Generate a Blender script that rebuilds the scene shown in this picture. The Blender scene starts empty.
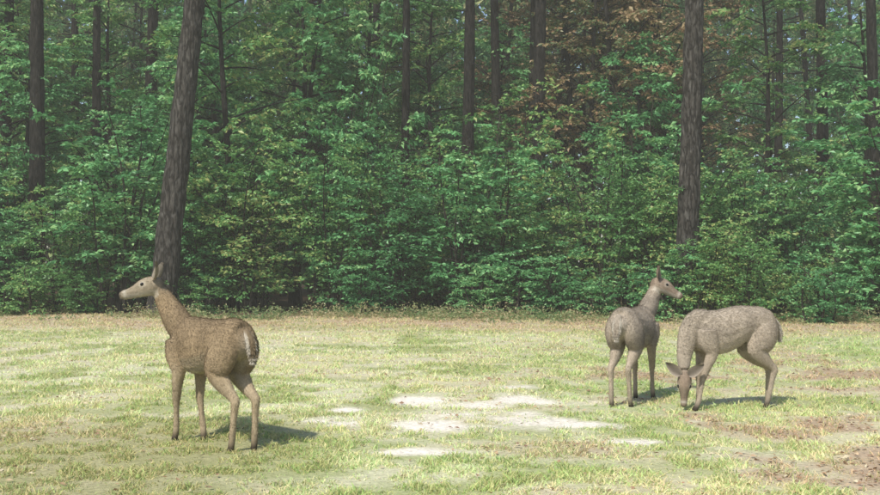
import bpy, math, numpy as np
from mathutils import Vector, Matrix
rng = np.random.default_rng(7)
scene = bpy.context.scene
F = 1062.0; CH = 1.3; HY = 262.0
def gx(px, d): return (px-440.0)/F*d

# ------------------------------------------------------------------ world / sun / camera
w = bpy.data.worlds.new("World"); scene.world = w; w.use_nodes = True
nt = w.node_tree; nt.nodes.clear()
sky = nt.nodes.new("ShaderNodeTexSky"); sky.sky_type = 'NISHITA'; sky.sun_disc = False
SUN_EL, SUN_AZ = 48.0, -30.0
sky.sun_elevation = math.radians(SUN_EL); sky.sun_rotation = math.radians(180-SUN_AZ)
bg = nt.nodes.new("ShaderNodeBackground"); bg.inputs[1].default_value = 0.15
wo = nt.nodes.new("ShaderNodeOutputWorld")
nt.links.new(sky.outputs[0], bg.inputs[0]); nt.links.new(bg.outputs[0], wo.inputs[0])
sl = bpy.data.lights.new("sun", 'SUN'); sl.energy = 5.0; sl.angle = math.radians(2.0); sl.color = (1.0, 0.95, 0.84)
so = bpy.data.objects.new("sun", sl); scene.collection.objects.link(so)
so.rotation_euler = (math.radians(90-SUN_EL), 0, math.radians(SUN_AZ)); so.location = (-10, -15, 25)
cam = bpy.data.cameras.new("camera"); co = bpy.data.objects.new("camera", cam); scene.collection.objects.link(co)
co.location = (0, 0, CH); co.rotation_euler = (math.radians(90+0.78), 0, 0)
cam.lens = 36*F/880; cam.sensor_width = 36; cam.clip_end = 2000; cam.clip_start = 0.05
scene.camera = co
scene.view_settings.view_transform = 'Standard'; scene.view_settings.look = 'None'; scene.view_settings.exposure = 0

# ------------------------------------------------------------------ helpers
_lat = np.random.default_rng(3).random((8, 256, 256))
def vn(x, y, s, k=0):
    x = np.asarray(x, float)/s+37.3*k+1000; y = np.asarray(y, float)/s+11.7*k+1000
    xi = np.floor(x).astype(int); yi = np.floor(y).astype(int); fx = x-xi; fy = y-yi
    fx = fx*fx*(3-2*fx); fy = fy*fy*(3-2*fy); L = _lat[k % 8]
    a = L[xi % 256, yi % 256]; b = L[(xi+1) % 256, yi % 256]; c = L[xi % 256, (yi+1) % 256]; d = L[(xi+1) % 256, (yi+1) % 256]
    return (a*(1-fx)+b*fx)*(1-fy)+(c*(1-fx)+d*fx)*fy
def fbm(x, y, s, k=0, o=4):
    t = 0; a = .5; n = 0
    for i in range(o):
        t = t+a*vn(x, y, s/2**i, k+i); n += a; a *= .55
    return t/n
def sst(a, b, x):
    t = np.clip((x-a)/(b-a), 0, 1); return t*t*(3-2*t)
def ghz(x, y):
    return (fbm(x, y, 2.5, 2, 3)-.5)*.05

def mk_mesh(name, V, Fq, mats, matidx=None, col=None, smooth=False):
    me = bpy.data.meshes.new(name)
    V = np.asarray(V, np.float32)
    me.vertices.add(len(V)); me.vertices.foreach_set("co", V.ravel())
    loops = np.concatenate([f.ravel() for f in Fq]).astype(np.int32)
    tot = np.concatenate([np.full(len(f), f.shape[1]) for f in Fq]).astype(np.int32)
    st = np.concatenate([[0], np.cumsum(tot)[:-1]]).astype(np.int32)
    me.loops.add(len(loops)); me.loops.foreach_set("vertex_index", loops)
    me.polygons.add(len(tot)); me.polygons.foreach_set("loop_start", st); me.polygons.foreach_set("loop_total", tot)
    for m in mats: me.materials.append(m)
    if matidx is not None: me.polygons.foreach_set("material_index", np.asarray(matidx, np.int32))
    me.polygons.foreach_set("use_smooth", np.full(len(tot), smooth))
    if col is not None:
        at = me.color_attributes.new("Col", 'FLOAT_COLOR', 'POINT')
        c = np.ones((len(V), 4), np.float32); c[:, :3] = col; at.data.foreach_set("color", c.ravel())
    me.update(calc_edges=True); me.validate()
    return me
def add_obj(name, me, loc=(0, 0, 0), rot=(0, 0, 0), sc=1.0, parent=None):
    o = bpy.data.objects.new(name, me); scene.collection.objects.link(o)
    o.location = loc; o.rotation_euler = rot
    o.scale = sc if isinstance(sc, tuple) else (sc, sc, sc)
    if parent: o.parent = parent
    return o

class Geo:
    def __init__(s): s.V = []; s.F = {3: [], 4: []}; s.M = {3: [], 4: []}; s.n = 0; s.C = []
    def add(s, V, Fa, m=0, col=None):
        V = np.asarray(V, float); Fa = np.asarray(Fa, int)
        s.V.append(V); k = Fa.shape[1]; s.F[k].append(Fa+s.n); s.M[k].append(np.full(len(Fa), m)); s.n += len(V)
        s.C.append(np.tile(np.array([1, 1, 1.]), (len(V), 1)) if col is None else col)
    def mesh(s, name, mats, smooth=False, usecol=False):
        Fq = []; M = []
        for k in (3, 4):
            if s.F[k]: Fq.append(np.concatenate(s.F[k])); M.append(np.concatenate(s.M[k]))
        return mk_mesh(name, np.concatenate(s.V), Fq, mats, np.concatenate(M), np.concatenate(s.C) if usecol else None, smooth)
def nrm(a): return a/(np.linalg.norm(a, axis=-1, keepdims=True)+1e-9)
def tube(g, P, R, n=6, m=1, rough=0, seed=0):
    P = np.asarray(P, float); R = np.asarray(R, float)
    T = nrm(np.gradient(P, axis=0)); ref = np.array([1, 0, 0.]) if abs(T[0][0]) < .8 else np.array([0, 1., 0])
    S = nrm(np.cross(T, ref)); U = np.cross(S, T)
    a = np.arange(n)/n*2*np.pi
    rr = R[:, None]*np.ones(n)
    if rough:
        r2 = np.random.default_rng(seed)
        rr = rr*(1+rough*(r2.random(rr.shape)-.5))
    V = P[:, None, :]+rr[..., None]*(np.cos(a)[None, :, None]*S[:, None, :]+np.sin(a)[None, :, None]*U[:, None, :])
    k = len(P); i = np.arange(k-1)[:, None]*n; j = np.arange(n)[None, :]; j2 = (j+1) % n
    Fa = np.stack([i+j, i+j2, i+n+j2, i+n+j], -1).reshape(-1, 4)
    g.add(V.reshape(-1, 3), Fa, m)
def leaves(g, P, D, N, L, W, m=0):
    D = nrm(D); S = nrm(np.cross(D, N)); N = np.cross(S, D)
    L = np.broadcast_to(np.asarray(L, float), (len(P),))[:, None]; W = np.broadcast_to(np.asarray(W, float), (len(P),))[:, None]
    V = np.stack([P, P+D*L*.45+S*W*.5+N*W*.12, P+D*L-N*L*.12, P+D*L*.45-S*W*.5+N*W*.12], 1).reshape(-1, 3)
    Fa = np.arange(len(P)*4).reshape(-1, 4)
    g.add(V, Fa, m)

# ------------------------------------------------------------------ materials
def newmat(name):
    m = bpy.data.materials.new(name); m.use_nodes = True; nt = m.node_tree; nt.nodes.clear()
    out = nt.nodes.new("ShaderNodeOutputMaterial"); return m, nt, out
def leafmat(name, cols, trans=.4, gloss=.03, patch=.34):
    m, nt, out = newmat(name); N = nt.nodes; Lk = nt.links
    geo = N.new("ShaderNodeNewGeometry"); ramp = N.new("ShaderNodeValToRGB")
    els = ramp.color_ramp.elements
    els[0].position = cols[0][0]; els[0].color = (*cols[0][1], 1); els[1].position = cols[-1][0]; els[1].color = (*cols[-1][1], 1)
    for p, c in cols[1:-1]:
        e = els.new(p); e.color = (*c, 1)
    noi = N.new("ShaderNodeTexNoise"); noi.inputs["Scale"].default_value = .55; noi.inputs["Detail"].default_value = 1
    Lk.new(geo.outputs["Position"], noi.inputs["Vector"])
    mr = N.new("ShaderNodeMapRange"); mr.inputs[1].default_value = .35; mr.inputs[2].default_value = .65; mr.inputs[3].default_value = -patch; mr.inputs[4].default_value = patch
    Lk.new(noi.outputs[0], mr.inputs[0])
    ad = N.new("ShaderNodeMath"); ad.operation = 'ADD'; ad.use_clamp = True
    Lk.new(geo.outputs["Random Per Island"], ad.inputs[0]); Lk.new(mr.outputs[0], ad.inputs[1])
    Lk.new(ad.outputs[0], ramp.inputs[0])
    b = N.new("ShaderNodeBsdfDiffuse"); Lk.new(ramp.outputs[0], b.inputs["Color"]); last = b
    if trans:
        t = N.new("ShaderNodeBsdfTranslucent"); mix = N.new("ShaderNodeMixShader"); mix.inputs[0].default_value = trans
        Lk.new(ramp.outputs[0], t.inputs[0]); Lk.new(b.outputs[0], mix.inputs[1]); Lk.new(t.outputs[0], mix.inputs[2]); last = mix
    if gloss:
        gl = N.new("ShaderNodeBsdfGlossy"); gl.inputs["Roughness"].default_value = .42; gl.inputs["Color"].default_value = (.85, 1, .85, 1)
        m2 = N.new("ShaderNodeMixShader"); m2.inputs[0].default_value = gloss; Lk.new(last.outputs[0], m2.inputs[1]); Lk.new(gl.outputs[0], m2.inputs[2]); last = m2
    Lk.new(last.outputs[0], out.inputs[0])
    return m
M_leaf = leafmat("shrub_leaf", [(0, (.05, .17, .06)), (.4, (.12, .33, .12)), (.8, (.22, .50, .20)), (1, (.36, .58, .24))])
M_leaf2 = leafmat("hardwood_leaf", [(0, (.06, .17, .05)), (.5, (.15, .34, .10)), (.85, (.30, .49, .16)), (1, (.42, .46, .17))])
M_leafdry = leafmat("turning_leaf", [(0, (.08, .14, .05)), (.4, (.20, .19, .08)), (.8, (.38, .22, .13)), (1, (.42, .31, .17))])
M_need = leafmat("pine_needle", [(0, (.04, .12, .05)), (.6, (.10, .22, .08)), (1, (.25, .26, .12))], trans=0, gloss=0)
def barkmat(name, c1, c2):
    m, nt, out = newmat(name); N = nt.nodes; Lk = nt.links
    tc = N.new("ShaderNodeTexCoord"); mp = N.new("ShaderNodeMapping"); mp.inputs["Scale"].default_value = (7, 7, 1.9)
    Lk.new(tc.outputs["Object"], mp.inputs[0])
    v = N.new("ShaderNodeTexVoronoi"); v.inputs["Scale"].default_value = 1.3; v.feature = 'DISTANCE_TO_EDGE'
    n = N.new("ShaderNodeTexNoise"); n.inputs["Scale"].default_value = 2.5; n.inputs["Detail"].default_value = 5
    Lk.new(mp.outputs[0], n.inputs["Vector"])
    mixv = N.new("ShaderNodeVectorMath"); mixv.operation = 'ADD'; Lk.new(mp.outputs[0], mixv.inputs[0]); Lk.new(n.outputs["Color"], mixv.inputs[1])
    Lk.new(mixv.outputs[0], v.inputs["Vector"])
    r = N.new("ShaderNodeValToRGB"); r.color_ramp.elements[0].position = .0; r.color_ramp.elements[0].color = (c1[0]*.25, c1[1]*.25, c1[2]*.25, 1)
    r.color_ramp.elements[1].position = .25; r.color_ramp.elements[1].color = (*c1, 1)
    Lk.new(v.outputs[0], r.inputs[0])
    mx = N.new("ShaderNodeMixRGB"); mx.inputs[2].default_value = (*c2, 1); Lk.new(r.outputs[0], mx.inputs[1])
    r2 = N.new("ShaderNodeMapRange"); r2.inputs[1].default_value = .5; r2.inputs[2].default_value = .7; r2.inputs[4].default_value = .8; Lk.new(n.outputs[0], r2.inputs[0]); Lk.new(r2.outputs[0], mx.inputs[0])
    b = N.new("ShaderNodeBsdfPrincipled"); b.inputs["Roughness"].default_value = .9; b.inputs["Specular IOR Level"].default_value = .1
    bu = N.new("ShaderNodeBump"); bu.inputs["Strength"].default_value = 1; bu.inputs["Distance"].default_value = .06
    Lk.new(v.outputs[0], bu.inputs["Height"]); Lk.new(bu.outputs[0], b.inputs["Normal"])
    Lk.new(mx.outputs[0], b.inputs["Base Color"]); Lk.new(b.outputs[0], out.inputs[0]); return m
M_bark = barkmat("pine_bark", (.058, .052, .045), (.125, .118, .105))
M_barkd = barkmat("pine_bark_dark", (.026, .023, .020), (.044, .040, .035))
M_twig = barkmat("twig_bark", (.05, .045, .035), (.09, .08, .06))
def colmat(name, nscale, amt, rough=.9, bump=0, trans=0, spec=.1, sheen=0):
    m, nt, out = newmat(name); N = nt.nodes; Lk = nt.links
    a = N.new("ShaderNodeVertexColor"); a.layer_name = "Col"
    geo = N.new("ShaderNodeTexCoord"); n = N.new("ShaderNodeTexNoise"); n.inputs["Scale"].default_value = nscale; n.inputs["Detail"].default_value = 5; n.inputs["Roughness"].default_value = .7
    Lk.new(geo.outputs["Object"], n.inputs["Vector"])
    mr = N.new("ShaderNodeMapRange"); mr.inputs[1].default_value = .3; mr.inputs[2].default_value = .7; mr.inputs[3].default_value = 1-amt; mr.inputs[4].default_value = 1+amt
    Lk.new(n.outputs[0], mr.inputs[0])
    mu = N.new("ShaderNodeVectorMath"); mu.operation = 'SCALE'; Lk.new(a.outputs[0], mu.inputs[0]); Lk.new(mr.outputs[0], mu.inputs["Scale"])
    b = N.new("ShaderNodeBsdfPrincipled"); b.inputs["Roughness"].default_value = rough; b.inputs["Specular IOR Level"].default_value = spec
    if sheen: b.inputs["Sheen Weight"].default_value = sheen
    Lk.new(mu.outputs[0], b.inputs["Base Color"])
    if bump:
        bu = N.new("ShaderNodeBump"); bu.inputs["Strength"].default_value = .8; bu.inputs["Distance"].default_value = bump
        Lk.new(n.outputs[0], bu.inputs["Height"]); Lk.new(bu.outputs[0], b.inputs["Normal"])
    if trans:
        t = N.new("ShaderNodeBsdfTranslucent"); mix = N.new("ShaderNodeMixShader"); mix.inputs[0].default_value = trans
        Lk.new(mu.outputs[0], t.inputs[0]); Lk.new(b.outputs[0], mix.inputs[1]); Lk.new(t.outputs[0], mix.inputs[2]); Lk.new(mix.outputs[0], out.inputs[0])
    else: Lk.new(b.outputs[0], out.inputs[0])
    return m
M_ground = colmat("turf_soil", 22, .3, bump=.025)
M_grass = colmat("grass_blade", 3, .15, rough=.6, trans=.38, spec=.2)
M_litter = colmat("dry_leaf", 8, .2, rough=.8, trans=.15)
M_fur = colmat("deer_fur", 55, .16, rough=.9, bump=.003, spec=.05)
def plain(name, c, rough, spec=.5):
    m, nt, out = newmat(name); b = nt.nodes.new("ShaderNodeBsdfPrincipled")
    n = nt.nodes.new("ShaderNodeTexNoise"); n.inputs["Scale"].default_value = 40
    mx = nt.nodes.new("ShaderNodeMixRGB"); mx.inputs[1].default_value = (*c, 1); mx.inputs[2].default_value = (c[0]*.6, c[1]*.6, c[2]*.6, 1)
    nt.links.new(n.outputs[0], mx.inputs[0]); nt.links.new(mx.outputs[0], b.inputs["Base Color"])
    b.inputs["Roughness"].default_value = rough; b.inputs["Specular IOR Level"].default_value = spec
    nt.links.new(b.outputs[0], out.inputs[0]); return m
M_eye = plain("deer_eye", (.01, .008, .006), .08)

# added uniform scatter volume, stands in for warm lens glare and lifts the darks
mh, nth, outh = newmat("glare_scatter"); vs = nth.nodes.new("ShaderNodeVolumeScatter"); vs.inputs["Color"].default_value = (1, .97, .82, 1)
vs.inputs["Density"].default_value = .0025; vs.inputs["Anisotropy"].default_value = 0.0; nth.links.new(vs.outputs[0], outh.inputs["Volume"])
hv = np.array([(x, y, z) for x in (-45, 45) for y in (-6, 60) for z in (-.5, 26)], float)
add_obj("glare_volume", mk_mesh("glare_volume", hv, [np.array([(0, 1, 3, 2), (4, 6, 7, 5), (0, 4, 5, 1), (2, 3, 7, 6), (0, 2, 6, 4), (1, 5, 7, 3)])], [mh]))

# ------------------------------------------------------------------ ground colours
def edge_y(x):
    return 25.2-.14*x+.9*(fbm(x, x*0+3, 3.0, 5, 2)-.5)*2
SAND = [(405, 402, 42, 5), (520, 402, 76, 4.5), (432, 425, 46, 4.5), (530, 422, 76, 7), (346, 424, 26, 6), (350, 409, 20, 3.2), (645, 442, 36, 2.6), (470, 413, 48, 3.5), (415, 454, 34, 3), (590, 424, 34, 4), (510, 388, 30, 1.6)]
def masks(x, y):
    x = np.asarray(x, float); y = np.asarray(y, float)
    sand = np.zeros_like(x); wob = (fbm(x, y, .45, 1, 6)-.5)
    for px, py, hw, hh in SAND:
        d = CH*F/(py-HY); cx = gx(px, d); rx = hw/F*d; ry = hh*d*d/(CH*F)
        q = np.sqrt(((x-cx)/rx)**2+((y-d)/ry)**2)+wob*3.6
        sand = np.maximum(sand, 1-sst(.15, 1.6, q))
    n1 = fbm(x, y, 1.6, 0, 5); n2 = fbm(x, y, .5, 3, 4); n3 = fbm(x, y, 4.5, 6, 3)
    lit = sst(.46, .64, n1*.5+n2*.5)*(sst(-.5, 2.4, x)*(1-sst(13, 18, y))*.75+.22)
    eh = sst(-7.5, -3, y-edge_y(x))
    lit = np.clip(np.maximum(lit, eh*sst(.36, .56, n2*.6+n1*.4)*.65), 0, 1)
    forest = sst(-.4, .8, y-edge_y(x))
    ol = sst(-.2, 1, -(x+.6))*(1-sst(7.8, 9.5, y))*.75
    return sand, lit, forest, n1, n2, n3, ol, eh
def gcol(x, y):
    sand, lit, forest, n1, n2, n3, ol, eh = masks(x, y)
    A = lambda *c: np.array(c)[None, :]
    g = A(.46, .48, .24)*(1-sst(.38, .62, n1))[:, None]+A(.70, .65, .42)*sst(.38, .62, n1)[:, None]
    t = sst(.42, .66, n2)[:, None]*.8; g = g*(1-t)+A(.78, .74, .53)*t
    t = (sst(.5, .7, n3)*.45)[:, None]; g = g*(1-t)+A(.44, .54, .26)*t
    t = ol[:, None]*.7; g = g*(1-t)+A(.38, .31, .16)*t
    t = eh[:, None]*.65; g = g*(1-t)+A(.64, .51, .35)*t
    t = lit[:, None]*.8; g = g*(1-t)+A(.47, .32, .22)*t
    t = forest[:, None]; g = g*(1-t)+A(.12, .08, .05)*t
    t = sand[:, None]*.9; g = g*(1-t)+A(.84, .77, .68)*(.78+.4*n2[:, None])*t
    return np.clip(g, 0, .88)
xs = np.concatenate([[-600, -300, -150, -80, -50, -35, -25, -19], np.arange(-15, 15.01, .06), [19, 25, 35, 50, 80, 150, 300, 600]])
ys = np.concatenate([[-300, -100, -40, -15, -5, 0, 2.5], np.arange(4, 29, .06), [31, 34, 38, 45, 55, 70, 100, 150, 300, 700, 1200]])
X, Y = np.meshgrid(xs, ys); xf = X.ravel(); yf = Y.ravel()
Z = ghz(xf, yf)
nx = len(xs); i = np.arange(len(ys)-1)[:, None]*nx; j = np.arange(nx-1)[None, :]
Fa = np.stack([i+j, i+j+1, i+nx+j+1, i+nx+j], -1).reshape(-1, 4)
s_ = masks(xf, yf)[0]
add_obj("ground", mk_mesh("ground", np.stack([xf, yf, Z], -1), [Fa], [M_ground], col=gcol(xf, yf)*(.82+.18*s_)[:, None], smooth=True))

# ------------------------------------------------------------------ grass blades
n = 600000
u = rng.random(n); y = 4.8*(29/4.8)**u; x = (rng.random(n)*2-1)*(.47*y+2.0)
sand, lit, forest, n1, n2, n3, ol, eh = masks(x, y)
tuft = fbm(x, y, .16, 4, 3)
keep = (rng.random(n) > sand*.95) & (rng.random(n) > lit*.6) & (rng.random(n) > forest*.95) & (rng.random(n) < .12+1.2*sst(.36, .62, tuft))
x, y, lit, n1, n2, n3, tuft, sand = [a[keep] for a in (x, y, lit, n1, n2, n3, tuft, sand)]
n = len(x); a = rng.random(n)*2*np.pi
h = (.009+.024*rng.random(n)**1.8)*(.5+1.1*sst(.35, .7, tuft))*(1+.02*y); h *= 1-.5*sand
wd = (.0032+.003*rng.random(n))*(1+y/9)
base = np.stack([x, y, ghz(x, y)-.004], -1)
lean = rng.normal(0, .85, (n, 2))*h[:, None]
side = np.stack([np.cos(a), np.sin(a), 0*a], -1)*wd[:, None]*.5
tip = base+np.concatenate([lean, h[:, None]], 1)
mid = base+np.concatenate([lean*.35, (h*.6)[:, None]], 1)
V = np.stack([base-side, base+side, mid+side*.8, tip, mid-side*.8], 1).reshape(-1, 3)
i5 = np.arange(n)*5
Fq = [np.stack([i5+2, i5+3, i5+4], -1), np.stack([i5, i5+1, i5+2, i5+4], -1)]
c = gcol(x, y)*(.85+.6*rng.random(n))[:, None]
gr = (rng.random(n) < .42)[:, None]; c = np.where(gr, c*np.array([[.78, 1.0, .70]]), c*np.array([[1.12, 1.05, .95]])); c = np.clip(c, 0, .88)
add_obj("grass", mk_mesh("grass", V, Fq, [M_grass], col=np.repeat(c, 5, 0)))

# fallen leaves
n = 38000
u = rng.random(n); y = 4.8*(28/4.8)**u; x = (rng.random(n)*2-1)*(.47*y+2.0)
mk = masks(x, y); keep = rng.random(n) < .05+.7*mk[1]
x, y = x[keep], y[keep]; n = len(x)
g = Geo(); a = rng.random(n)*2*np.pi
P = np.stack([x, y, ghz(x, y)+.006+.015*rng.random(n)], -1); D = np.stack([np.cos(a), np.sin(a), rng.normal(0, .25, n)], -1)
Nn = np.stack([rng.normal(0, .4, n), rng.normal(0, .4, n), np.ones(n)], -1)
Ls = (.018+.022*rng.random(n))*(1+y/25)
leaves(g, P, D, Nn, Ls, Ls*.6)
pal = np.array([(.44, .30, .19), (.36, .23, .15), (.52, .40, .26), (.28, .18, .12), (.58, .5, .35)])
c = pal[rng.integers(0, 5, n)]
g.C = [np.repeat(c, 4, 0)]
add_obj("leaf_litter", g.mesh("leaf_litter", [M_litter], usecol=True))

# ------------------------------------------------------------------ leafy plants
def spray(g, r, P0, D0, L, ntw, nlf, LL, droop=.25, stem=True, m=0):
    D0 = D0/np.linalg.norm(D0); t = np.linspace(0, 1, 5)
    P = P0+D0*L*t[:, None]; P[:, 2] -= droop*L*t**2
    if stem: tube(g, P, np.linspace(.010, .003, 5)*(.6+L*.5), 3, 1)
    tt = .15+.85*(np.arange(ntw)+r.random(ntw))/ntw
    B = P0+D0*L*tt[:, None]; B[:, 2] -= droop*L*tt**2
    sidev = np.cross(D0, [0, 0, 1.]); sidev /= np.linalg.norm(sidev)+1e-6
    sg = np.where(np.arange(ntw) % 2 == 0, 1, -1)[:, None]
    TD = nrm(D0*.7+sidev*sg*(.5+.5*r.random((ntw, 1)))+r.normal(0, .25, (ntw, 3)))
    TL = (.16+.3*r.random(ntw))*(1.25-.6*tt)*max(.6, L)
    k = (np.arange(nlf)+.5)/nlf
    Q = B[:, None, :]+TD[:, None, :]*(TL[:, None]*k)[..., None]; Q[..., 2] -= (.2*TL[:, None]*k**2)
    Q = Q.reshape(-1, 3); n = len(Q)
    sd = nrm(np.cross(TD, [0, 0, 1.])); sd = np.repeat(sd, nlf, 0)*np.where(np.arange(n) % 2 == 0, 1, -1)[:, None]
    D = nrm(np.repeat(TD, nlf, 0)*.6+sd*.8+r.normal(0, .3, (n, 3))+np.array([0, 0, -.3]))
    N = np.array([0, 0, .8])+r.normal(0, .6, (n, 3))
    ll = LL*(.6+.7*r.random(n))
    leaves(g, Q, D, N, ll, ll*.55, m)
def shrub_mesh(name, seed, H, R, nst, nbr, mats, low=.12, LL=.12, ntw=8, nlf=6):
    r = np.random.default_rng(seed); g = Geo()
    for s in range(nst):
        az = r.random()*2*np.pi; rr = R*(.25+.75*r.random())*.75; hh = H*(.55+.45*r.random())
        t = np.linspace(0, 1, 9); b0 = r.normal(0, .25, 2)
        curve = t**1.5
        P = np.stack([b0[0]+np.cos(az)*rr*curve+.12*np.sin(t*5+s), b0[1]+np.sin(az)*rr*curve+.12*np.cos(t*4+s), hh*(1.15*t-.15*t**3)], -1)
        tube(g, P, np.linspace(.035, .006, 9), 5, 1)
        for b in range(nbr):
            tb = low+(1-low)*(b+r.random())/nbr
            p = np.array([np.interp(tb, t, P[:, i]) for i in range(3)])
            a2 = az+r.normal(0, 1.5) if r.random() < .75 else r.random()*6.28
            L = (.55+.75*r.random())*(1.15-.5*tb)*(R/2.2)
            spray(g, r, p, np.array([np.cos(a2), np.sin(a2), .1+.55*r.random()]), L, ntw, nlf, LL)
    return g.mesh(name, mats)
shr = [shrub_mesh("shrub_a", 11, 4.6, 2.4, 12, 13, [M_leaf, M_twig], LL=.125), shrub_mesh("shrub_b", 12, 5.4, 2.1, 12, 13, [M_leaf, M_twig], LL=.14),
       shrub_mesh("shrub_c", 13, 3.6, 2.4, 12, 12, [M_leaf2, M_twig], low=.05, LL=.10), shrub_mesh("shrub_d", 14, 4.9, 2.6, 11, 14, [M_leaf2, M_twig], LL=.11)]
small = [shrub_mesh("bush_a", 21, 1.9, 1.5, 10, 9, [M_leaf, M_twig], low=.03, LL=.09, ntw=8), shrub_mesh("bush_b", 22, 1.3, 1.2, 9, 8, [M_leaf2, M_twig], low=.03, LL=.08, ntw=8)]
def place_shrub(me, x, y, s, nm="shrub", hz=1.0):
    add_obj(nm, me, (x, y, -.05), (0, 0, rng.random()*6.28), (s*(.9+.25*rng.random()), s*(.9+.25*rng.random()), hz*s*(.88+.24*rng.random())))
for row, (dy, step, lim, hz) in enumerate([(1.6, 1.8, 16.0, 1.02), (3.6, 2.3, 16.0, 1.25), (6.0, 3.0, 16.0, 1.38)]):
    x = -lim+rng.random()
    while x < lim:
        me = shr[rng.integers(0, 4)]
        place_shrub(me, x, edge_y(x)+dy+rng.normal(0, .6), (.74+.40*rng.random()), hz=hz)
        x += step*(.7+.6*rng.random())
x = -16
while x < 16:
    if rng.random() < (.75 if abs(x+2) > 4 else .35): place_shrub(small[rng.integers(0, 2)], x, edge_y(x)+.35+rng.normal(0, .35), .6+.5*rng.random())
    x += .9+.9*rng.random()
for px, d, k, s in [(706, 23.1, 2, .62), (672, 23.3, 0, .85), (744, 23.2, 2, .7), (820, 22.6, 0, .8)]:
    place_shrub((shr[2] if k == 2 else small[0]), gx(px, d), d, s)

# low weeds along the edge
g = Geo(); n = 5600
xx = rng.uniform(-16, 16, n); yy = edge_y(xx)+rng.normal(-.5, .9, n)
dens_ = fbm(xx, yy, 1.1, 2, 3); k = dens_ > .47; xx = xx[k]; yy = yy[k]; n = len(xx)
nl = 12
P = np.repeat(np.stack([xx, yy, ghz(xx, yy)], -1), nl, 0); hh = np.repeat(.06+.30*rng.random(n)**2.5, nl)*rng.random(n*nl)
P[:, :2] += rng.normal(0, .05, (n*nl, 2)); P[:, 2] += hh
D = rng.normal(0, 1, (n*nl, 3)); D[:, 2] = np.abs(D[:, 2])*.7
leaves(g, P, D, rng.normal(0, .5, (n*nl, 3))+np.array([0, 0, 1.]), .07, .03)
M_weed = leafmat("weed_leaf", [(0, (.12, .22, .08)), (.5, (.28, .34, .14)), (1, (.52, .42, .25))])
add_obj("weeds", g.mesh("weeds", [M_weed]))

# ------------------------------------------------------------------ trees
def tree_mesh(name, seed, H, R, z0, nl, mats, LL=.12, tr=.12, ntw=7, nlf=6, nsp=6):
    r = np.random.default_rng(seed); g = Geo()
    t = np.linspace(0, 1, 26); P = np.stack([.35*np.sin(t*3+seed), .3*np.cos(t*2.6+seed)-.3, H*t], -1)
    tube(g, P, tr*(1-.85*t)+.01, 9, 1, rough=.12, seed=seed)
    for b in range(nl):
        f = (b+r.random())/nl; z = z0+(H*.98-z0)*f; p = np.array([np.interp(z/H, t, P[:, i]) for i in range(3)])
        az = r.random()*6.28; L = R*(.5+.5*r.random())*(1.1-.75*f**1.5); up = .25+.7*r.random()
        D = np.array([np.cos(az), np.sin(az), up]); D /= np.linalg.norm(D)
        q = np.linspace(0, 1, 6); LP = p+D*L*q[:, None]; LP[:, 2] -= .15*L*q**2
        tube(g, LP, np.linspace(.035, .008, 6), 4, 1)
        for s in range(nsp):
            u = .25+.75*(s+r.random())/nsp; pp = np.array([np.interp(u, q, LP[:, i]) for i in range(3)])
            a2 = az+r.normal(0, 1.1)
            spray(g, r, pp, np.array([np.cos(a2), np.sin(a2), r.normal(.15, .35)]), .5+.5*r.random(), ntw, nlf, LL, stem=False)
    return g.mesh(name, mats)
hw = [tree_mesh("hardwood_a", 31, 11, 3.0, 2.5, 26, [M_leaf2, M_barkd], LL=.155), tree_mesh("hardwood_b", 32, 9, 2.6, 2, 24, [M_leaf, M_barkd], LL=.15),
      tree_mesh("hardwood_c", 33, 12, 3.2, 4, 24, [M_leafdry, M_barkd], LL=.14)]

def needles(g, r, P, n, L, m=0):
    k = len(P); Q = np.repeat(P, n, 0)+r.normal(0, .07, (k*n, 3))
    D = r.normal(0, 1, (k*n, 3)); D[:, 2] = D[:, 2]*.7+.3; D = nrm(D)
    N = r.normal(0, 1, (k*n, 3)); ll = L*(.7+.6*r.random(k*n))
    leaves(g, Q, D, N, ll, ll*.18, m)
def pine_mesh(name, seed, H, tr, z0, nl, mats, bend=.25, lean=(0, 0), R=3.0, nt_=14, nn=13, sides=18, stubs=4):
    r = np.random.default_rng(seed); g = Geo()
    k = 90; t = np.linspace(0, 1, k)
    P = np.stack([lean[0]*H*t+bend*np.sin(t*4+seed)-bend*np.sin(seed), lean[1]*H*t+bend*(np.cos(t*3.3+seed)-np.cos(seed)), H*t-.15], -1)
    rad = tr*(1-.82*t)*(1+.25*np.exp(-t*H/.3))
    tube(g, P, rad, sides, 1, rough=.14, seed=seed)
    at = lambda z: np.array([np.interp(z/H, t, P[:, i]) for i in range(3)])
    for b in range(stubs):
        z = 4+(z0-4)*r.random(); p = at(z); az = r.random()*6.28; D = np.array([np.cos(az), np.sin(az), .1*r.normal()]); L = .3+1.0*r.random()
        tube(g, p+D*np.linspace(0, L, 4)[:, None]+np.array([0, 0, -.1])*np.linspace(0, 1, 4)[:, None]**2, np.linspace(.022, .006, 4), 4, 1)
    for b in range(nl):
        f = (b+r.random())/nl; z = z0+(H-z0)*f; p = at(z); az = r.random()*6.28; L = R*(.45+.55*r.random())*(1.1-.8*f**1.3)
        D = np.array([np.cos(az), np.sin(az), .05+.4*r.random()]); q = np.linspace(0, 1, 6)
        LP = p+D*L*q[:, None]; LP[:, 2] -= .12*L*np.sin(q*3.1); tube(g, LP, np.linspace(.04, .008, 6), 4, 1)
        u = .3+.7*r.random(nt_); Q = np.stack([np.interp(u, q, LP[:, i]) for i in range(3)], -1)
        Q += r.normal(0, 1, (nt_, 3))*np.array([.45, .45, .2])*(.4+L*.2)
        needles(g, r, Q, nn, .26)
    return g.mesh(name, mats)
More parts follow.
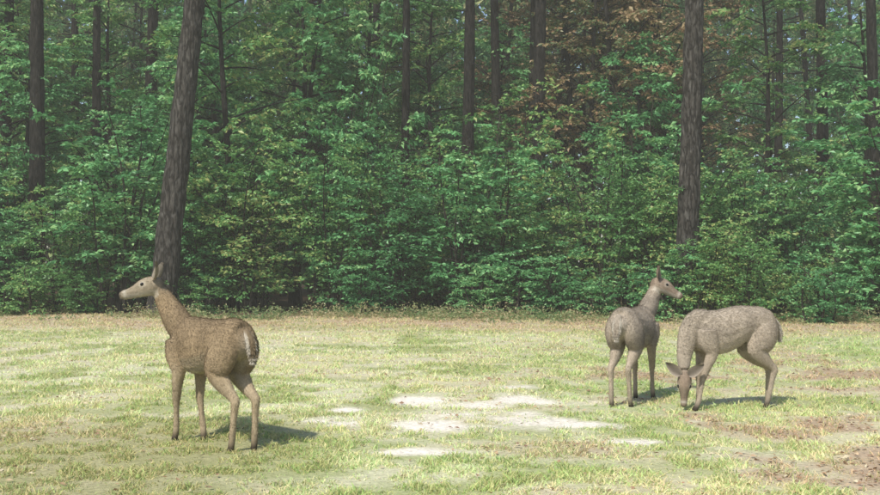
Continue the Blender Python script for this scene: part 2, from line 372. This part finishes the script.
# individually seen trunks: (x at top of frame, x at base, distance, width px, light bark)
TR = [(187, 160, 25.9, 25, 1), (691, 684, 24.0, 22, 1), (41, 36, 30, 16, 0), (79, 77, 36, 9, 0), (97, 99, 33, 10, 0), (148, 146, 34, 14, 0),
      (371, 369, 36, 11, 0), (403, 402, 31, 9, 0), (472, 463, 30.5, 13, 0), (500, 499, 35, 11, 0), (545, 538, 32, 15, 0), (533, 533, 35.5, 10, 0),
      (652, 650, 40, 8, 0), (776, 775, 37, 9, 0), (821, 822, 33, 13, 0), (876, 876, 29, 12, 0), (322, 323, 42, 8, 0), (6, 4, 34, 12, 0)]
for i, (xt, xb, d, wp, lt) in enumerate(TR):
    ztop = CH+HY/F*d; ln = (xt-xb)/F*d/ztop
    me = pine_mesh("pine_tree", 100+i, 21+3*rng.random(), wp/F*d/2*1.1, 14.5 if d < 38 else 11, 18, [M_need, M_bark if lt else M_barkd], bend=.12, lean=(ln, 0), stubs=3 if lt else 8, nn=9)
    add_obj("pine_tree", me, (gx(xb, d), d, ghz(gx(xb, d), d)))
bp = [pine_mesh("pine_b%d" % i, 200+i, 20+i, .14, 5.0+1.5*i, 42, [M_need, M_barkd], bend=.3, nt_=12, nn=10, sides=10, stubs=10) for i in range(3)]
for i in range(54):
    y = rng.uniform(40, 74); x = rng.uniform(-.50, .50)*y
    add_obj("pine_tree", bp[rng.integers(0, 3)], (x, y, 0), (0, 0, rng.random()*6.28), .85+.3*rng.random())
for i in range(40):
    y = rng.uniform(33, 50); x = rng.uniform(-.5, .5)*y
    kk = 2 if (x > .05*y and x < .32*y and rng.random() < .6) else rng.integers(0, 2)
    add_obj("hardwood_tree", hw[kk], (x, y, 0), (0, 0, rng.random()*6.28), .85+.45*rng.random())
for px, d, k, s in [(235, 29.5, 0, 1.0), (300, 31, 1, 1.1), (205, 31, 1, 1.0), (610, 33, 2, .95), (700, 35, 2, 1.0), (570, 36, 2, 1.), (440, 33, 0, .9), (760, 32, 0, .9), (850, 31, 1, .95), (10, 31, 1, .9), (355, 33, 0, 1.), (655, 31.5, 1, .9), (120, 34, 0, .9)]:
    add_obj("hardwood_tree", hw[k], (gx(px, d), d, 0), (0, 0, rng.random()*6.28), s)
g = Geo(); n = 80000
yy = rng.uniform(80, 92, n); xx = rng.uniform(-56, 56, n); zz = rng.random(n)**.9*24*(.75+.5*fbm(xx, yy*0, 5, 1, 3))
D = rng.normal(0, 1, (n, 3)); leaves(g, np.stack([xx, yy, zz], -1), D, rng.normal(0, 1, (n, 3)), .85, .45)
add_obj("distant_forest", g.mesh("distant_forest", [M_need]))

# ------------------------------------------------------------------ deer
def ring_loft(g, secs, side=(0, 1, 0), n=16):
    C = np.array([s[0] for s in secs], float); T = nrm(np.gradient(C, axis=0)); S = np.array(side, float)
    rings = []
    a = np.arange(n)/n*2*np.pi
    for c, t, s in zip(C, T, secs):
        sv = S-t*np.dot(S, t); sv /= np.linalg.norm(sv); uv = np.cross(t, sv)
        rings.append(c+np.cos(a)[:, None]*sv*s[1]+np.sin(a)[:, None]*uv*s[2])
    V = np.concatenate(rings+[[C[0]-T[0]*min(secs[0][1], secs[0][2])*.5], [C[-1]+T[-1]*min(secs[-1][1], secs[-1][2])*.5]])
    k = len(secs); i = np.arange(k-1)[:, None]*n; j = np.arange(n)[None, :]; j2 = (j+1) % n
    g.add(V, np.stack([i+j, i+j2, i+n+j2, i+n+j], -1).reshape(-1, 4))
    g.n -= len(V); jj = np.arange(n); j2 = (jj+1) % n; e = k*n
    g.F[3].append(np.stack([j2, jj, np.full(n, e)], -1)+g.n); g.M[3].append(np.zeros(n, int))
    b = (k-1)*n; g.F[3].append(np.stack([b+jj, b+j2, np.full(n, e+1)], -1)+g.n); g.M[3].append(np.zeros(n, int)); g.n += len(V)
def dens(secs, f=4):
    K = len(secs); arr = [np.concatenate([np.array(s[0], float), [s[1], s[2]], np.array(s[3], float), np.array(s[4], float)]) for s in secs]
    out = []
    for k in range(K-1):
        p0, p1, p2, p3 = arr[max(k-1, 0)], arr[k], arr[k+1], arr[min(k+2, K-1)]
        for q in range(f):
            u = q/f; v = .5*((2*p1)+(-p0+p2)*u+(2*p0-5*p1+4*p2-p3)*u*u+(-p0+3*p1-3*p2+p3)*u**3); out.append(v)
    out.append(arr[-1])
    return [(v[:3], max(v[3], .008), max(v[4], .008), np.clip(v[5:8], 0, 1), np.clip(v[8:11], 0, 1)) for v in out]

def make_deer(loc, heading, sc, pal, neck, headp, hdir, hup, fl, fr, hl, hr, tail=(-.07, -.20), ear=(.75, .75, .30), compress=1.0, hump=0.0, seed=1):
    top, flank, belly, leg, face = [np.array(c) for c in pal]; white = np.array((.56, .52, .44)); dark = np.array((.035, .028, .022))
    parts = []
    cx = compress; rr = np.random.default_rng(seed)
    T = [(-.475, .765, .04, .055), (-.455, .75, .078, .095), (-.41, .74, .108, .125), (-.33, .728, .130, .148), (-.22, .718, .132, .146), (-.10, .695, .144, .166),
         (.02, .675, .154, .186), (.13, .665, .150, .196), (.23, .678, .132, .192), (.32, .695, .110, .170), (.385, .715, .082, .128)]
    parts.append(([((x*cx, 0, z+hump*math.exp(-((x+.12)/.2)**2)), rx, ry, top, belly if -.3 < x < .25 else flank) for x, z, rx, ry in T], (0, 1, 0), 'torso'))
    nk = [((.25*cx, 0, .72), .09, .135), ((.34*cx, 0, .765), .08, .12)]+[(p, r1, r2) for p, r1, r2 in neck]
    parts.append(([(p, r1, r2, top, flank*.6+belly*.4) for p, r1, r2 in nk], (0, 1, 0), 'neck'))
    f = np.array(hdir, float); f /= np.linalg.norm(f); u = np.array(hup, float); u -= f*np.dot(f, u); u /= np.linalg.norm(u); s = np.cross(u, f)
    hp = np.array(headp, float)
    HS = [(-.05, -.02, .036, .042, 0), (-.015, -.010, .054, .062, 0), (.03, -.004, .060, .068, 0), (.075, -.008, .058, .066, 0), (.11, -.016, .046, .058, 0), (.145, -.024, .037, .047, 0),
          (.18, -.030, .032, .040, 0), (.212, -.033, .030, .037, 0), (.238, -.033, .029, .032, 1), (.256, -.033, .022, .024, 2)]
    parts.append(([(hp+f*t+u*o, a, b, face if k < 2 else dark, (white*.3+face*.7) if k < 2 else dark) for t, o, a, b, k in HS], tuple(s), 'head'))
    def legsecs(pts, radii, cols):
        return [(p, r[0], r[1], c, c) for p, r, c in zip(pts, radii, cols)]
    for sd, L in ((1, fl), (-1, fr)):
        y = .085*sd; e, k_, ft, hf = L
        pts = [(.29*cx, y*1.0, .70), (.28*cx, y*1.08, .60), (e[0], y*1.05, e[1]), ((e[0]+k_[0])/2, y, (e[1]+k_[1])/2), (k_[0], y*.92, k_[1]), (k_[0]*.75+ft[0]*.25, y*.9, k_[1]*.75+ft[1]*.25), (k_[0]*.4+ft[0]*.6, y*.88, k_[1]*.4+ft[1]*.6), (ft[0], y*.88, ft[1]), (hf[0], y*.88, hf[1]+.022), (hf[0]+.012, y*.88, hf[1]+.002)]
        rad = [(.06, .10), (.060, .095), (.045, .062), (.034, .041), (.027, .030), (.020, .022), (.019, .021), (.022, .025), (.022, .023), (.023, .028)]
        cols = [flank, flank, leg, leg, leg, leg, leg, leg*.8, dark*1.5, dark]
        parts.append((legsecs(pts, rad, cols), (0, 1, 0), 'leg'))
    for sd, L in ((1, hl), (-1, hr)):
        y = .075*sd; kn, hk, ft, hf = L
        pts = [(-.33*cx, y*.8, .77), (-.32*cx, y*1.05, .68), (kn[0]*.55-.32*cx*.45, y*1.12, kn[1]*.55+.68*.45), (kn[0], y*1.12, kn[1]), (kn[0]*.55+hk[0]*.45, y*1.05, kn[1]*.5+hk[1]*.5), (kn[0]*.2+hk[0]*.8, y, kn[1]*.2+hk[1]*.8), (hk[0], y, hk[1]), (hk[0]*.75+ft[0]*.25, y, hk[1]*.75+ft[1]*.25), (hk[0]*.4+ft[0]*.6, y, hk[1]*.4+ft[1]*.6), (ft[0], y, ft[1]), (hf[0], y, hf[1]+.022), (hf[0]+.012, y, hf[1]+.002)]
        rad = [(.065, .10), (.080, .134), (.078, .128), (.062, .090), (.043, .062), (.029, .039), (.027, .035), (.022, .026), (.020, .023), (.022, .025), (.022, .023), (.023, .028)]
        cols = [top, flank, flank, flank, leg, leg, leg, leg, leg, leg*.8, dark*1.5, dark]
        parts.append((legsecs(pts, rad, cols), (0, 1, 0), 'leg'))
    g = Geo(); S = []
    for secs, side, nm in parts:
        d = dens(secs, 4); ring_loft(g, [(a[0], a[1], a[2]) for a in d], side)
        S += [(a[0], (a[1]+a[2])/2, a[3], a[4]) for a in d]
    me = g.mesh("tmp", [M_fur]); tmp = bpy.data.objects.new("tmp", me); scene.collection.objects.link(tmp)
    md = tmp.modifiers.new("r", 'REMESH'); md.mode = 'VOXEL'; md.voxel_size = .008
    ms = tmp.modifiers.new("s", 'SMOOTH'); ms.factor = .5; ms.iterations = 7
    dg = bpy.context.evaluated_depsgraph_get(); dg.update()
    body = bpy.data.meshes.new_from_object(tmp.evaluated_get(dg), depsgraph=dg); bpy.data.objects.remove(tmp)
    nv = len(body.vertices); Vc = np.empty(nv*3, np.float32); body.vertices.foreach_get("co", Vc); Vc = Vc.reshape(-1, 3)
    Nc = np.empty(nv*3, np.float32); body.vertex_normals.foreach_get("vector", Nc); Nc = Nc.reshape(-1, 3)
    C = np.array([a[0] for a in S]); R = np.array([a[1] for a in S]); CT = np.array([a[2] for a in S]); CB = np.array([a[3] for a in S])
    col = np.zeros((nv, 3))
    for st in range(0, nv, 4000):
        v = Vc[st:st+4000]; dd = np.linalg.norm(v[:, None]-C[None], axis=2)/(R[None]+.02); wt = 1/(dd**6+2e-2); wt /= wt.sum(1, keepdims=True)
        k = sst(-.95, -.1, Nc[st:st+4000, 2])[:, None]; col[st:st+4000] = (wt@CT)*k+(wt@CB)*(1-k)
    wr = sst(.40, .46, -Vc[:, 0]/cx)*sst(.48, .56, Vc[:, 2])*(1-sst(.72, .8, Vc[:, 2]))*np.exp(-(Vc[:, 1]/.05)**2)*.5
    wi = sst(.12, .2, -Vc[:, 0])*sst(.3, .38, Vc[:, 2])*(1-sst(.58, .64, Vc[:, 2]))*np.exp(-(Vc[:, 1]/.045)**4)*.5
    for w_ in (wr, wi): col = col*(1-w_[:, None])+white*w_[:, None]
    sp = np.exp(-(Vc[:, 1]/.045)**2)*sst(.4, .9, Nc[:, 2])*(Vc[:, 2] > .75); col *= (1-.20*sp)[:, None]
    loc_h = Vc-hp; tt = loc_h@f; off = np.linalg.norm(loc_h-f*tt[:, None], axis=1)
    wb = np.exp(-((tt-.218)/.012)**2)*(off < .08)*(np.linalg.norm(loc_h, axis=1) < .32)*.55
    eyeR = np.minimum(*[np.linalg.norm(Vc-(hp+f*.082+u*.018+s*sd*.05), axis=1) for sd in (1, -1)]); we = np.exp(-(eyeR/.026)**4)*.35
    wth = sst(.025, .055, -(loc_h@u))*(tt > -.02)*(tt < .2)*(off < .1)*.4
    for w_ in (wb, we, wth): col = col*(1-w_[:, None])+white*w_[:, None]
    mo = fbm(Vc[:, 0]+Vc[:, 1]*.7, Vc[:, 2]+Vc[:, 1]*.5, .12, 1, 3); col *= (.76+.48*mo)[:, None]
    at = body.color_attributes.new("Col", 'FLOAT_COLOR', 'POINT'); cc = np.ones((nv, 4), np.float32); cc[:, :3] = col; at.data.foreach_set("color", cc.ravel())
    body.polygons.foreach_set("use_smooth", np.ones(len(body.polygons), bool)); body.materials.clear(); body.materials.append(M_fur)
    par = bpy.data.objects.new("white_tailed_deer", None); scene.collection.objects.link(par)
    par.location = loc; par.rotation_euler = (0, 0, math.radians(heading)); par.scale = (sc, sc, sc)
    add_obj("body", body, parent=par)
    m_ = 60000; idx = rr.integers(0, nv, m_); hh_ = idx[(Vc[idx, 2] > .10)]; m_ = len(hh_)
    Np = Nc[hh_]; flow = np.tile(np.array([-1., 0, -.55]), (m_, 1))
    hd = (np.linalg.norm(Vc[hh_]-hp, axis=1) < .3) & (((Vc[hh_]-hp)@f) > -.04) & (off[hh_] < .1); flow[hd] = -f+u*.1
    low = (Vc[hh_, 2] < .5) & ~hd; flow[low] = np.array([-.2, 0, -1.])
    flow -= Np*np.sum(flow*Np, 1, keepdims=True); flow = nrm(flow)+rr.normal(0, .2, (m_, 3))
    flow -= Np*np.sum(flow*Np, 1, keepdims=True)
    Dh = nrm(nrm(flow)+Np*.26); Lh = .017*np.where(hd, .4, np.where(low, .55, 1))*(.6+.7*rr.random(m_))
    gf = Geo(); Pp = Vc[hh_]+rr.normal(0, .003, (m_, 3))-Np*.001
    leaves(gf, Pp, Dh, Np, Lh, .0036)
    ch = col[hh_]*(.62+.76*rr.random(m_))[:, None]; gf.C = [np.repeat(np.clip(ch, 0, 1), 4, 0)]
    add_obj("coat", gf.mesh("coat", [M_fur], False, True), parent=par)
    for sd in (1, -1):
        g2 = Geo(); b0 = hp+u*.040+s*sd*.036-f*.015; ed = nrm(u*ear[0]+s*sd*ear[1]-f*ear[2]); ax = nrm(np.cross(ed, f)); fw = np.cross(ax, ed); fw = fw if np.dot(fw, f) > 0 else -fw
        if ear[2] > .5: fw = nrm(u-ed*np.dot(u, ed)); ax = np.cross(ed, fw)
        nL, nW = 12, 9; Vv = []; Cc = []
        for layer in (0, 1):
            for a in range(nL):
                q = a/(nL-1); wdt = .040*np.sin(np.pi*(q**.75*.93+.07))**.8+.004
                for b in range(nW):
                    m = (b/(nW-1)-.5)*2; p = b0+ed*(.165*q)+ax*(wdt*m)+fw*(.026*(m*m)*(1-.5*q)-.012*np.sin(q*np.pi))-fw*(.006 if layer else 0)*(1-abs(m))
                    Vv.append(p); Cc.append((white*.25+face*.5)*(.45+.75*m*m) if layer == 0 else face*(.85 if q < .8 else .5))
        Fq = []
        for a in range(nL-1):
            for b in range(nW-1):
                q0 = a*nW+b; Fq.append((q0, q0+1, q0+nW+1, q0+nW)); o = nL*nW; Fq.append((o+q0, o+q0+nW, o+q0+nW+1, o+q0+1))
        g2.add(np.array(Vv), np.array(Fq), 0, np.array(Cc)); add_obj("ear_left" if sd > 0 else "ear_right", g2.mesh("ear", [M_fur], True, True), parent=par)
        g3 = Geo(); c0 = hp+f*.082+u*.018+s*sd*.048
        ring_loft(g3, [(c0+f*.014*np.sin(a_)*1.0, .012*np.cos(a_)+.001, .012*np.cos(a_)+.001) for a_ in np.linspace(-1.4, 1.4, 8)], tuple(s), 10)
        add_obj("eye_left" if sd > 0 else "eye_right", g3.mesh("eye", [M_eye], True), parent=par)
    g4 = Geo(); tb = np.array((-.462*cx, 0, .80)); q = np.linspace(0, 1, 12)
    secs = [(tb+np.array((tail[0]*np.sin(a*1.7), 0, tail[1]*a**1.2)), .012+.024*np.sin(np.pi*min(a*.85+.1, 1)), .010+.012*np.sin(np.pi*a*.9)) for a in q]
    ring_loft(g4, secs, (0, 1, 0), 12); V4 = g4.V[0]; cy = np.abs(V4[:, 1])
    wm = np.maximum(sst(.020, .030, cy), sst(.78, .95, (tb[2]-V4[:, 2])/-tail[1]))[:, None]*.7; g4.C = [white*wm+top*.75*(1-wm)]
    n4 = 1500; i4 = rr.integers(0, len(V4), n4); gq = Geo(); leaves(gq, V4[i4], np.array([-.35, 0, -1])+rr.normal(0, .25, (n4, 3)), rr.normal(0, 1, (n4, 3)), .03, .004); gq.C = [np.repeat(g4.C[0][i4]*(.8+.4*rr.random(n4))[:, None], 4, 0)]
    add_obj("tail", g4.mesh("tail", [M_fur], True, True), parent=par); add_obj("tail_hair", gq.mesh("tail_hair", [M_fur], False, True), parent=par)
    return par
std_f = ((.235, .50), (.265, .295), (.26, .075), (.27, 0))
std_h = ((-.215, .52), (-.425, .335), (-.40, .08), (-.39, 0))
def sh(L, dx, top=0):
    z0 = L[0][1]; return (L[0],)+tuple((p[0]+dx*(z0-p[1])/z0, p[1]) for p in L[1:])
tan = [(.26, .195, .12), (.32, .245, .155), (.46, .40, .29), (.34, .27, .18), (.28, .235, .17)]
gry = [(.40, .34, .27), (.39, .33, .26), (.50, .44, .36), (.36, .30, .23), (.26, .20, .15)]
def put(px, py):
    d = CH*F/(py-HY); x = gx(px, d); return (x, d, float(ghz(x, d)))
make_deer(put(209, 444), 136, 1.04, tan,
    [((.42, .01, .86), .078, .105), ((.485, .03, .95), .062, .080), ((.53, .055, 1.03), .052, .063), ((.545, .075, 1.07), .045, .050)], (.55, .085, 1.085), (.62, .75, -.18), (.2, .2, 1),
    sh(std_f, .03), sh(std_f, -.10), sh(std_h, .02), sh(std_h, -.03), compress=.93, seed=1)
make_deer(put(634, 402), 62, 1.02, gry,
    [((.42, -.01, .85), .080, .105), ((.475, -.03, .94), .065, .083), ((.50, -.05, 1.015), .055, .067), ((.50, -.065, 1.05), .048, .054)], (.50, -.075, 1.07), (.26, -.88, -.38), (.1, -.2, 1),
    sh(std_f, .0), sh(std_f, .06), sh(std_h, -.02), sh(std_h, .05), compress=.93, seed=2)
make_deer(put(730, 408), 196, 1.0, gry,
    [((.40, .0, .67), .082, .105), ((.445, .01, .56), .066, .078), ((.47, .02, .45), .052, .063), ((.475, .03, .37), .044, .05)], (.475, .04, .295), (.10, .10, -1), (.5, .85, .25),
    sh(std_f, .12), sh(std_f, .02), sh(std_h, .08), sh(std_h, -.03), ear=(.25, .8, .62), compress=.93, hump=.05, seed=3)
print("ok")
